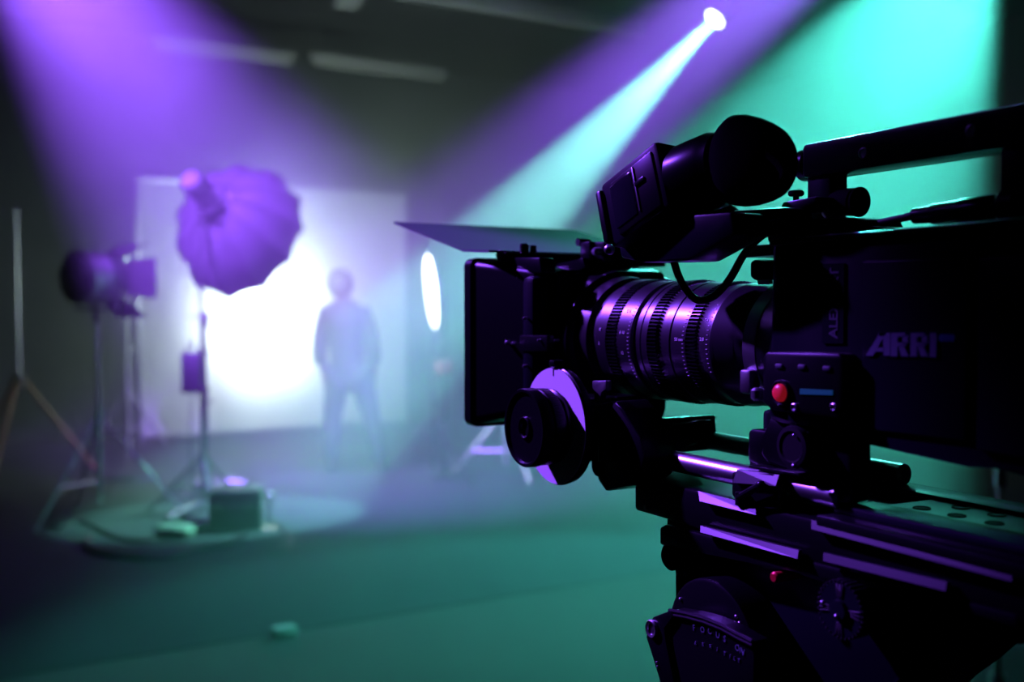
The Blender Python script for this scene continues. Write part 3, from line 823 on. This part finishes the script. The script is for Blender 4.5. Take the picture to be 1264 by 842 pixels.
# upright lugs on the matte box top behind the lens ring
MB().px([(716,300),(727,298),(727,322),(716,322)], .485, .500, .001).cyl(qx(713,299,.485), qx(713,299,.485)+Vector((.012,0,0)), .0035).build('accessory_post', 'anod', mb)
MB().px([(729,299),(745,299),(745,326),(729,326)], .490, .510, .001).build('top_lug', 'anod', mb)
MB().px([(664,330),(712,322),(718,318),(722,330),(700,342),(664,342)], .47, .52, .001).build('top_bridge', 'anod', mb)
MB().lathe([(0,.0035),(.006,.0035),(.008,.002)], qx(741,311,.489), (-1,0,0), 14).build('lug_screw', 'steel', mb)
# small purple-lit lever under the lens on the bracket
# ---- follow focus
DC = qx(686, 526, .405)
ff = MB().bx(.418,.462,.640,.690, DC.z-.028, DC.z+.022, .004).build('follow_focus', 'anod', K)
MB().lathe([(-.0045,.0445),(0,.0455),(.0018,.0455),(.0025,.0445)], DC+Vector((.002,0,0)), (-1,0,0), 72).build('marking_disc_rim', 'anod', ff)
MB().lathe([(0,.0),(0,.0445),(.0008,.0445),(.0008,0)], DC+Vector((-.0012,0,0)), (-1,0,0), 72).build('marking_disc', 'white', ff)
MB().box(DC+Vector((-.0022,.0,.041)), (.0005,.0006,.005), 0).build('index_line', 'cable', ff)
kn = [( .0,.026),(.002,.029),(.004,.029),(.005,.0275),(.0062,.0275),(.007,.029),(.015,.029),(.016,.0280),(.017,.0280),(.018,.0300),(.0255,.0300),(.0270,.0292),(.0268,.0272),(.0248,.0262),(.0246,.0088),(.0258,.0086),(.0262,.0078),(.0256,.0068),(.0236,.0064),(.0236,0)]
knob = MB().lathe(kn, DC+Vector((-.002,0,0)), (-1,0,0), 72).build('focus_knob', 'anod', ff)
rd = MB()
for k in range(90):
    a = 2*PI*k/90; rad = Vector((0,math.cos(a),math.sin(a)))
    rd.box(DC+Vector((-.013,0,0))+rad*.029, (.0070,.0007,.0007), 0, Matrix.Rotation(a,3,'X'))
rd.build('knob_knurling', 'anod', knob)
MB().tube([DC+Vector((-.0281,math.cos(2*PI*k/32)*.0078,math.sin(2*PI*k/32)*.0078)) for k in range(33)], .0006, 8).build('knob_centre_ring', 'anod', knob)
MB().cyl(DC+Vector((.002,0,0)), DC+Vector((.02,0,0)), .012).build('axle', 'anod', ff)
MB().bx(DC.x-.004, DC.x+.006, DC.y-.004, DC.y+.004, DC.z+.0455, DC.z+.0505, .001).build('index_pointer', 'anod', ff)
XB = .425
MB().px([(732,500),(760,495),(768,505),(790,540),(796,566),(790,590),(772,602),(748,608),(738,594),(735,560)], XB, .455, .002).build('gearbox', 'anod', ff)
MB().px([(731,470),(748,470),(748,482),(742,483),(740,497),(733,497),(735,482),(731,480)], .420, .4255, .0008).build('release_lever', 'steel', ff)
MB().px([(738,540),(746,540),(746,568),(738,572)], .416, .4255, .001).build('side_lever', 'anod', ff)
MB().ball(qx(750,560,.4235), .004, 8).build('gear_stud', 'steel', ff)
MB().cyl(qx(738,576,.4245), qx(738,576,.4245)+Vector((.02,0,0)), .008).build('lock_knob', 'rubber', ff)
MB().bx(.450,.470,.640,.668, ZL-.062, DC.z+.022, .002).build('gear_arm', 'anod', ff)
# bridge on the rods under the lens
br = MB().px([(762,500),(776,500),(800,521),(812,528),(862,519),(868,522),(868,530),(860,536),(856,548),(844,552),(836,560),(820,552),(812,560),(790,560),(762,560)], .500, .508, .0018).px([(740,520),(762,520),(766,566),(740,566)], .455, .555, .0018).build('rod_bracket', 'anod', K)
MB().px([(804,532),(866,519),(868,523),(806,536)], .492, .502, .0006).build('bracket_plate', 'anod', br)
MB().ball(qx(762,527,.492), .0028, 6).build('bracket_screw', 'chrome', br)
MB().cyl(qx(814,553,.492), qx(814,553,.492)+Vector((-.008,-.002,.001)), .003, n=12, c=.0008).build('bracket_screw', 'chrome', br)
for u in (822, 842): MB().cyl(qx(u,522,.51), qx(u,522,.51)+Vector((0,0,.004)), .004, n=12).build('bracket_stud', 'rubber', br)
# ---- rods
ZR = qx(960, 597, .4525).z
for X_, y0, y1 in ((.4525, .415, .700), (.5475, .449, .720)):
    MB().lathe([(y0,.005),(y0+.0012,.0074),(y1-.0012,.0074),(y1,.005)], (X_,0,ZR), (0,1,0), 40).build('support_rod', 'steel', K)
# rod clamp with lever
rc = MB().px([(904,583),(955,586),(962,588),(962,632),(940,628),(915,622),(904,614)], .440, .4625, .002).build('rod_clamp', 'anod', K)
MB().bx(.4625,.5475,.480,.505, ZR-.010, ZR+.010, .002).build('clamp_bridge', 'anod', rc)
bevel_strip([(905,581),(957,588),(959,601),(906,597)], .4365, 'clamp_top_bevel', 'body', rc)
MB().tube([qx(917,613,.437), qx(917,613,.437)+Vector((-.002,0,-.001)), qx(941,600,.434)], .0024, 10).ball(qx(941,600,.434), .0030, 6).cyl(qx(917,613,.437)+Vector((0,0,-.006)), qx(917,613,.437)+Vector((0,0,.002)), .004).build('clamp_lever', 'anod', rc)
for u in (962,):
    MB().lathe([(Yof(968,.4525),.0088),(Yof(958,.4525),.0088)], (.4525,0,ZR), (0,1,0), 32).build('rod_collar', 'rubber', rc)
# ---- support base beneath the body
MB().px([(948,515),(1050,535),(1052,624),(1020,622),(1020,590),(948,575),(938,560),(948,540)], XF+.004, .468, .003).build('base_support', 'anod', K)
MB().bx(.466, .552, Yof(945,.47)-.01, .497, ZR-.012, 1.432, .003).build('base_core', 'body', K)
MB().px([(924,533),(929,530),(948,532),(952,540),(952,582),(924,570)], .452, .475, .002).build('base_block', 'anod', K)
MB().px([(925,575),(1004,588),(1004,592),(925,579)], .442, .48, .0008).build('base_highlight_strip', 'anod', K)  # thin strip shaped as a line highlight
c = qx(981, 552, XF-.006)
dl = MB().lathe([(-.012,.0125),(0,.0128),(.002,.0120),(.0025,.0095),(.0015,.0085),(.0015,0)], c, (-1,0,0), 48).build('height_dial', 'rubber', K)
g = MB()
for k in range(16):
    a = 2*PI*k/16; g.ball(c+Vector((.003, math.cos(a)*.0125, math.sin(a)*.0125)), .0013, 4)
g.build('dial_grips', 'anod', dl)
MB().ball(qx(982,576,XF-.010), .0016, 6).build('dial_pin', 'steel', dl)
MB().ball(qx(981,538,XF-.009), .0009, 5).build('dial_dot', 'steel', dl)
# ---- dovetail plate
ZP = 1.375; Zb = 1.3485
dv = MB().bx(.440,.560,.290,.603, Zb, ZP, .003).build('dovetail_plate', 'anod', K)
bevel_strip([(1000,644),(1250,709),(1254,721),(1004,655)], .4345, 'bevel_highlight_strip', 'body', dv)  # tilted strip shaped as the highlight along the plate's bevel
bevel_strip([(857,608),(928,626),(935,637),(865,620)], .4345, 'bevel_highlight_strip', 'satin', dv)  # cut to the outline of a bright patch of key light
MB().bx(.436,.564,.262,.420, ZP-.004, ZP+.004, .0015).build('sliding_plate', 'anod', dv)
for k in range(4):
    for s in (0, 1):
        cx, cy = .505 + s*.022, .402 - k*.024 - s*.010
        MB().lathe([(0,.0052),(.0006,.0052),(.0008,.0045),(.0002,.0040),(.0002,0)], (cx, cy, ZP+.004), (0,0,1), 24).build('plate_socket', 'rubber', dv)
MB().bx(.450,.478,.270,.420, ZP+.004, ZP+.009, .0015).build('plate_rail', 'body', dv)
MB().bx(.535,.56,.330,.500, ZP+.000, ZP+.007, .0015).build('plate_rail', 'body', dv)
MB().px([(796,588),(806,587),(812,592),(800,594)], .46, .47, .0008).build('safety_catch', 'steel', dv)
MB().lathe([(0,.002),(.001,.002),(.0014,.001)], qx(799,628,.4400), (-1,0,0), 14).build('stop_screw', 'steel', dv)

# ---- top handle
ZH = 1.595
hn = MB()
hn.bx(.489,.511,.16,.487, ZH-.0115, ZH+.0115, .0035)
hn = hn.build('top_handle', 'anod', K)
MB().cyl((.5,.487,ZH-.001), (.5,.497,ZH-.001), .0105, n=28, c=.002).cyl((.5,.494,ZH-.001), (.5,.5,ZH-.001), .006).build('handle_spigot', 'anod', hn)
MB().bx(.492,.508,.4645,.4845, 1.538, ZH-.008, .0015).build('handle_post', 'anod', hn)
MB().bx(.492,.508,.325,.345, 1.535, ZH-.008, .0015).build('handle_post', 'anod', hn)
for u, v in ((1063,190),(1195,163)):
    MB().lathe([(0,.0034),(.0006,.0034),(.0008,.0028),(.0002,.0024),(.0002,0)], qx(u,v,.489), (-1,0,0), 20).build('threaded_hole', 'steel', hn)
for u in (1080, 1221): MB().px([(u,150),(u+1.2,150),(u+1.2,205),(u,205)], .4884, .4892).build('handle_seam', 'cable', hn) if False else None
# handle foot assembly
MB().bx(.470,.530,.400,.520, 1.533, 1.541, .0015).build('handle_base', 'anod', hn)
MB().px([(944,274),(1040,268),(1052,290),(1050,300),(946,300)], .47, .52, .002).build('front_block', 'anod', hn)
MB().px([(1026,272),(1060,278),(1102,282),(1102,292),(1026,292)], .485, .52, .001).build('cable_shelf', 'anod', hn)
MB().cyl(qx(1030,250,.50), qx(1056,250,.50)+Vector((0,0,0)), .0088, n=24, c=.0015).build('clamp_knob', 'rubber', hn)
MB().cyl(qx(1058,250,.50), qx(1060,250,.50), .0095, n=24).build('clamp_knob_rim', 'rubber', hn)
MB().cyl(qx(981,243,.49), qx(981,236,.49), .0052, n=20, c=.001).cyl(qx(981,256,.49), qx(981,240,.49), .002, n=10).build('mount_knob', 'rubber', hn)
MB().px([(965,250),(1005,243),(1005,262),(960,262)], .475, .50, .001).build('arm_clamp', 'anod', hn)
MB().tube([qx(1018,262,.485), qx(1030,276,.485)], .003, 10).build('clamp_bolt', 'steel', hn)

# ---- viewfinder
XV = .402
vax = Vector((0.05, -.93, .37)).normalized()           # along the tilted box
vup = Vector((.06, .37, .93)); vup = (vup - vax*vup.dot(vax)).normalized(); vsd = vax.cross(vup).normalized()
if vsd.x > 0: vsd = -vsd                                   # points to -x
vc = qx(780, 242, XV) - vsd*.024
RV = Matrix((vsd, vax, vup)).transposed()
def V(a, b_, c_): return vc + vsd*a + vax*b_ + vup*c_
vf = MB().box(vc, (.048,.064,.049), .003, RV).build('viewfinder', 'body', K)
MB().box(V(.0245,.004,-.001), (.002,.046,.040), .001, RV).build('side_plate', 'anod', vf)
MB().box(V(.0257,-.008,.000), (.0012,.024,.032), .0008, RV).build('side_window', 'glass', vf)
MB().box(V(.0258,.007,.001), (.0016,.0012,.033), .0003, RV).build('window_edge', 'steel', vf)
MB().box(V(.0262,.012,.004), (.0012,.010,.003), .0004, RV).build('switch', 'anod', vf)
MB().box(V(.012,-.033,.0), (.030,.006,.040), .002, RV).build('front_cap', 'anod', vf)
MB().px([(762,300),(822,268),(900,262),(905,290),(848,322),(790,324),(766,318)], .412, .440, .002).build('lower_rail', 'body', vf)
MB().ball(qx(752,308,.412), .0040, 8).build('rail_screw', 'steel', vf)
t0, t1 = qx(812, 238, .426), qx(893, 207, .430)
tax = (t1-t0).normalized(); tl = (t1-t0).length
ey = MB().lathe([(-.012,.020),(.006,.021),(.010,.0225),(.020,.0225),(.022,.0205),(.030,.0205),(.032,.0245),(tl-.006,.0245),(tl-.002,.023),(tl+.004,.022)], t0, tax, 48).build('eyepiece', 'anod', vf)
MB().ball(t0+tax*.018+Vector((-.020,0,.011)), .003, 6).build('diopter_catch', 'steel', ey)
# rubber eyecup: wide skirt by the tube, narrowing to a rounded oval mouth
c0, c1 = qx(912, 206, .430), qx(960, 199, .430)
cax = (c1-c0).normalized(); cl_ = (c1-c0).length
cu = (Vector((0,0,1)) - cax*cax.z).normalized(); cs = cax.cross(cu); cs = cs if cs.x < 0 else -cs
b = MB(); NR = 44
cup = [(-.24,.78),(-.20,.97),(-.08,1.05),(.15,1.07),(.45,1.03),(.7,.95),(.9,.84),(1.0,.72),(1.0,.60),(.9,.5),(.5,.5),(.1,.5)]
rings = []
for f_, r_ in cup:
    ring = []
    for k in range(NR):
        a = 2*PI*k/NR; ex, ez = math.cos(a), math.sin(a)
        rz = .0278*r_*(1.0 if ez > 0 else .93)
        ring.append(b.bm.verts.new(c0 + cax*(f_*cl_*1.03) + cs*(ex*.0200*r_) + cu*(ez*rz*(1 - .16*max(0, f_) if ez > 0 else 1.0) + .0025 - .0030*f_)))
    rings.append(ring)
for r0, r1 in zip(rings, rings[1:]):
    for k in range(NR): b.bm.faces.new([r0[k], r0[(k+1)%NR], r1[(k+1)%NR], r1[k]])
b.build('eyecup', 'rubber', vf)
MB().lathe([(tl+.001,0),(tl+.001,.016),(tl+.005,.016),(tl+.005,0)], t0, tax, 32).build('eyepiece_lens', 'glass', vf)
# arm from viewfinder back to the handle foot
MB().px([(880,262),(965,256),(968,272),(905,282),(880,290)], .455, .480, .002).build('viewfinder_arm', 'anod', vf)
MB().px([(905,276),(935,272),(928,290),(912,293),(905,288)], .440, .455, .002).build('arm_foot', 'anod', vf)
MB().tube([V(-.02,.03,-.02), qx(900,272,.465)], .009, 14).build('arm_tube', 'anod', vf)

# ---- cables of the camera
pts = [qx(828,300,.425), qx(832,325,.43), qx(843,352,.435), qx(860,370,.438), qx(880,366,.442), qx(900,345,.447), qx(918,314,.452), qx(940,291,.46), qx(960,285,.47)]
MB().tube(spline(pts, 10), .0026, 12).build('viewfinder_cable', 'cable', K)
pts = [qx(1040,281,.50), qx(1075,277,.50), qx(1100,272,.50), qx(1128,266,.50)]
MB().tube(spline(pts, 8), .0024, 12).build('connector_cable', 'cable', K)
a_, b2 = qx(1126,267,.50), qx(1262,254,.50)
dx_ = (b2-a_); Lc = dx_.length
MB().lathe([(0,.0030),(.001,.0048),(.018*Lc/.1,.0052),(.02*Lc/.1,.0062),(.045*Lc/.1,.0068),(.047*Lc/.1,.0076),(.078*Lc/.1,.0076),(.080*Lc/.1,.0070),(.086*Lc/.1,.0105),(.098*Lc/.1,.0108)], a_, dx_, 32).build('connector_plug', 'anod', K)
MB().bx(.492,.508,.345-.02,.347, 1.53, 1.56, .001).build('connector_socket', 'anod', K)

# ------------------------------------------------------------------ tripod with fluid head
tr = thing('camera_tripod', 'black tripod with a large fluid head carrying the cinema camera', 'tripod', (.5, .44, 0))
XT = .439
MB().px([(815,653),(822,649),(1262,762),(1262,785),(1150,742),(833,678),(815,675)], XT, .556, .002).build('head_top_plate', 'anod', tr)
MB().bx(.449,.551,.30,.575, 1.336, Zb, .001).build('plate_clamp', 'body', tr)
bevel_strip([(863,651),(985,682),(987,692),(866,659)], XT-.006, 'plate_highlight_strip', 'barrel', tr)  # tilted strip standing for the bright lit line on the plate
bevel_strip([(1016,685),(1170,722),(1172,733),(1019,695)], XT-.006, 'plate_highlight_strip', 'body', tr)  # dimmer strip shaped as the light line further back
hd_ = MB().px([(833,678),(905,690),(1080,716),(1156,738),(1156,812),(1100,850),(1060,900),(840,900),(836,842)], .455, .550, .003).build('head_body', 'body', tr)
c = qx(826, 690, XT+.006)
MB().cyl(c, c+Vector((.03,0,0)), .010, n=28, c=.002).build('clamp_screw', 'rubber', tr)
for s_, u, v, h_ in (('01', 831, 673, 8), ('O', 866, 690, 10), ('N M', 838, 712, 7)):
    face_text(s_, u, v, h_, XT-.0012 if v < 680 else .4538, 'grey_paint', 'head_lettering', tr)
MB().px([(857,676),(864,676),(863,686),(857,686)], .4532, .4552, .0002).build('red_mark', 'redk', tr)
c = qx(957, 716, .434); MB().cyl(c, c+Vector((.024,0,0)), .0034, n=16, c=.001).build('red_catch_button', 'redk', tr)
MB().px([(904,690),(1002,712),(1012,706),(1090,724),(1090,727),(1012,709),(1000,716),(904,693)], .4535, .4555).build('head_ridge', 'barrel', tr)
# tilt drum
dc = qx(878, 800, .428)
dr = MB().lathe([(-.040,.041),(-.004,.0425),(-.001,.0420),(0,.040),(0,0)], dc, (-1,0,0), 72).build('tilt_drum', 'anod', tr)
for u, v in ((842,743),(912,765),(916,773)):
    MB().ball(qx(u,v,.4278), .0013, 6).build('drum_screw', 'steel', dr)
# covering plate with curved top edge
top_c = [(828,757),(850,761),(872,767),(894,776),(914,787),(932,796)]
cv = MB().px(top_c + [(934,815),(934,900),(826,900),(812,820),(806,795)], .411, .424, .0012).build('drum_cover', 'anod', tr)
rdg = MB()
for off, r_ in ((0,.0013),(5,.0011)):
    rdg.tube([qx(u, v+off, .4095) for u, v in top_c], r_, 8)
rdg.build('cover_ridge', 'barrel', cv)
MB().px([(800,775),(808,765),(829,757),(834,766),(820,778),(822,795),(840,870),(826,880),(808,812),(799,792)], .408, .416, .0012).build('cover_arm', 'anod', cv)
MB().lathe([(0,.0060),(.0015,.0062),(.0025,.0055),(.002,.0040),(.0008,.0038),(.0008,0)], qx(808,780,.408), (-1,0,0), 32).build('cover_bolt', 'steel', cv)
for u, v in ((813,823),(814,828)): MB().ball(qx(u,v,.4078), .0010, 5).build('arm_screw', 'steel', cv)
def arc_text(s, pts, h_, m):
    n = len(s)
    for i, ch in enumerate(s):
        if ch == ' ': continue
        f_ = i/(n-1)*(len(pts)-1); k = min(int(f_), len(pts)-2); g_ = f_-k
        u = pts[k][0]*(1-g_)+pts[k+1][0]*g_; v = pts[k][1]*(1-g_)+pts[k+1][1]*g_
        p0 = qx(pts[k][0], pts[k][1], .4106); p1 = qx(pts[k+1][0], pts[k+1][1], .4106)
        r_ = (p1-p0).normalized(); up_ = Vector((0, r_.z, -r_.y)); up_ = up_ if up_.z > 0 else -up_
        yield text(ch, h_, qx(u, v, .4106), r_, up_, m, 'cover_lettering', cv)
list(arc_text('FOCUS ON', [(858,782),(880,787),(902,799),(916,810)], .0052, 'grey_paint'))
list(arc_text('ARRITILT', [(860,800),(882,805),(902,816),(914,822)], .0032, 'grey_paint'))
# drag dial
dc2 = qx(1043, 756, .431)
dd_ = MB().lathe([(-.026,.0155),(0,.0160),(.0015,.0150),(.0015,.006),(.004,.0055),(.0045,0)], dc2, (-1,0,0), 48).build('drag_dial', 'body', tr)
g = MB()
for k in range(34):
    a = 2*PI*k/34; g.box(dc2+Vector((.004,0,0))+Vector((0,math.cos(a),math.sin(a)))*.0160, (.012,.0014,.0012), .0003, Matrix.Rotation(a,3,'X'))
g.build('dial_teeth', 'barrel', dd_)
g = MB()
for a0 in (90, 270, 355, 180):
    for k in (-9, 0, 9):
        a = R(a0+k); g.box(dc2+Vector((-.0018,0,0))+Vector((0,math.cos(a),math.sin(a)))*.0108, (.0012,.0075,.0007), .0002, Matrix.Rotation(a,3,'X'))
g.build('dial_ribs', 'steel', dd_)
MB().ball(dc2+Vector((-.0045,-.0005,-.003)), .0014, 6).build('dial_pin', 'steel', dd_)
MB().ball(dc2+Vector((-.002,.012,.001)), .0016, 6).build('dial_pin', 'steel', dd_)
# bowl, column and legs
zq = qx(1000, 900, .455).z
MB().lathe([(-.17,.03),(-.16,.05),(-.09,.055),(-.06,.070),(0,.060),(.02,.055)], (.5,.44,zq), (0,0,1), 48).build('bowl', 'body', tr)
for k in range(3):
    a = R(100+120*k); dx, dy = math.cos(a), math.sin(a)
    s0 = Vector((.5+dx*.05, .44+dy*.05, zq-.07)); f_ = Vector((.5+dx*.48, .44+dy*.48, .02))
    sdv = Vector((-dy, dx, 0))*.02
    lgm = MB().tube([s0+sdv, s0.lerp(f_,.55)+sdv], .011, 10).tube([s0-sdv, s0.lerp(f_,.55)-sdv], .011, 10).tube([s0.lerp(f_,.45), f_], .014, 12)
    lgm.box(s0.lerp(f_,.54), (.07,.07,.05), .008)
    lo = lgm.build('leg', 'bstand', tr)
    MB().ball(f_, .02, 8).build('foot', 'rubber', lo)
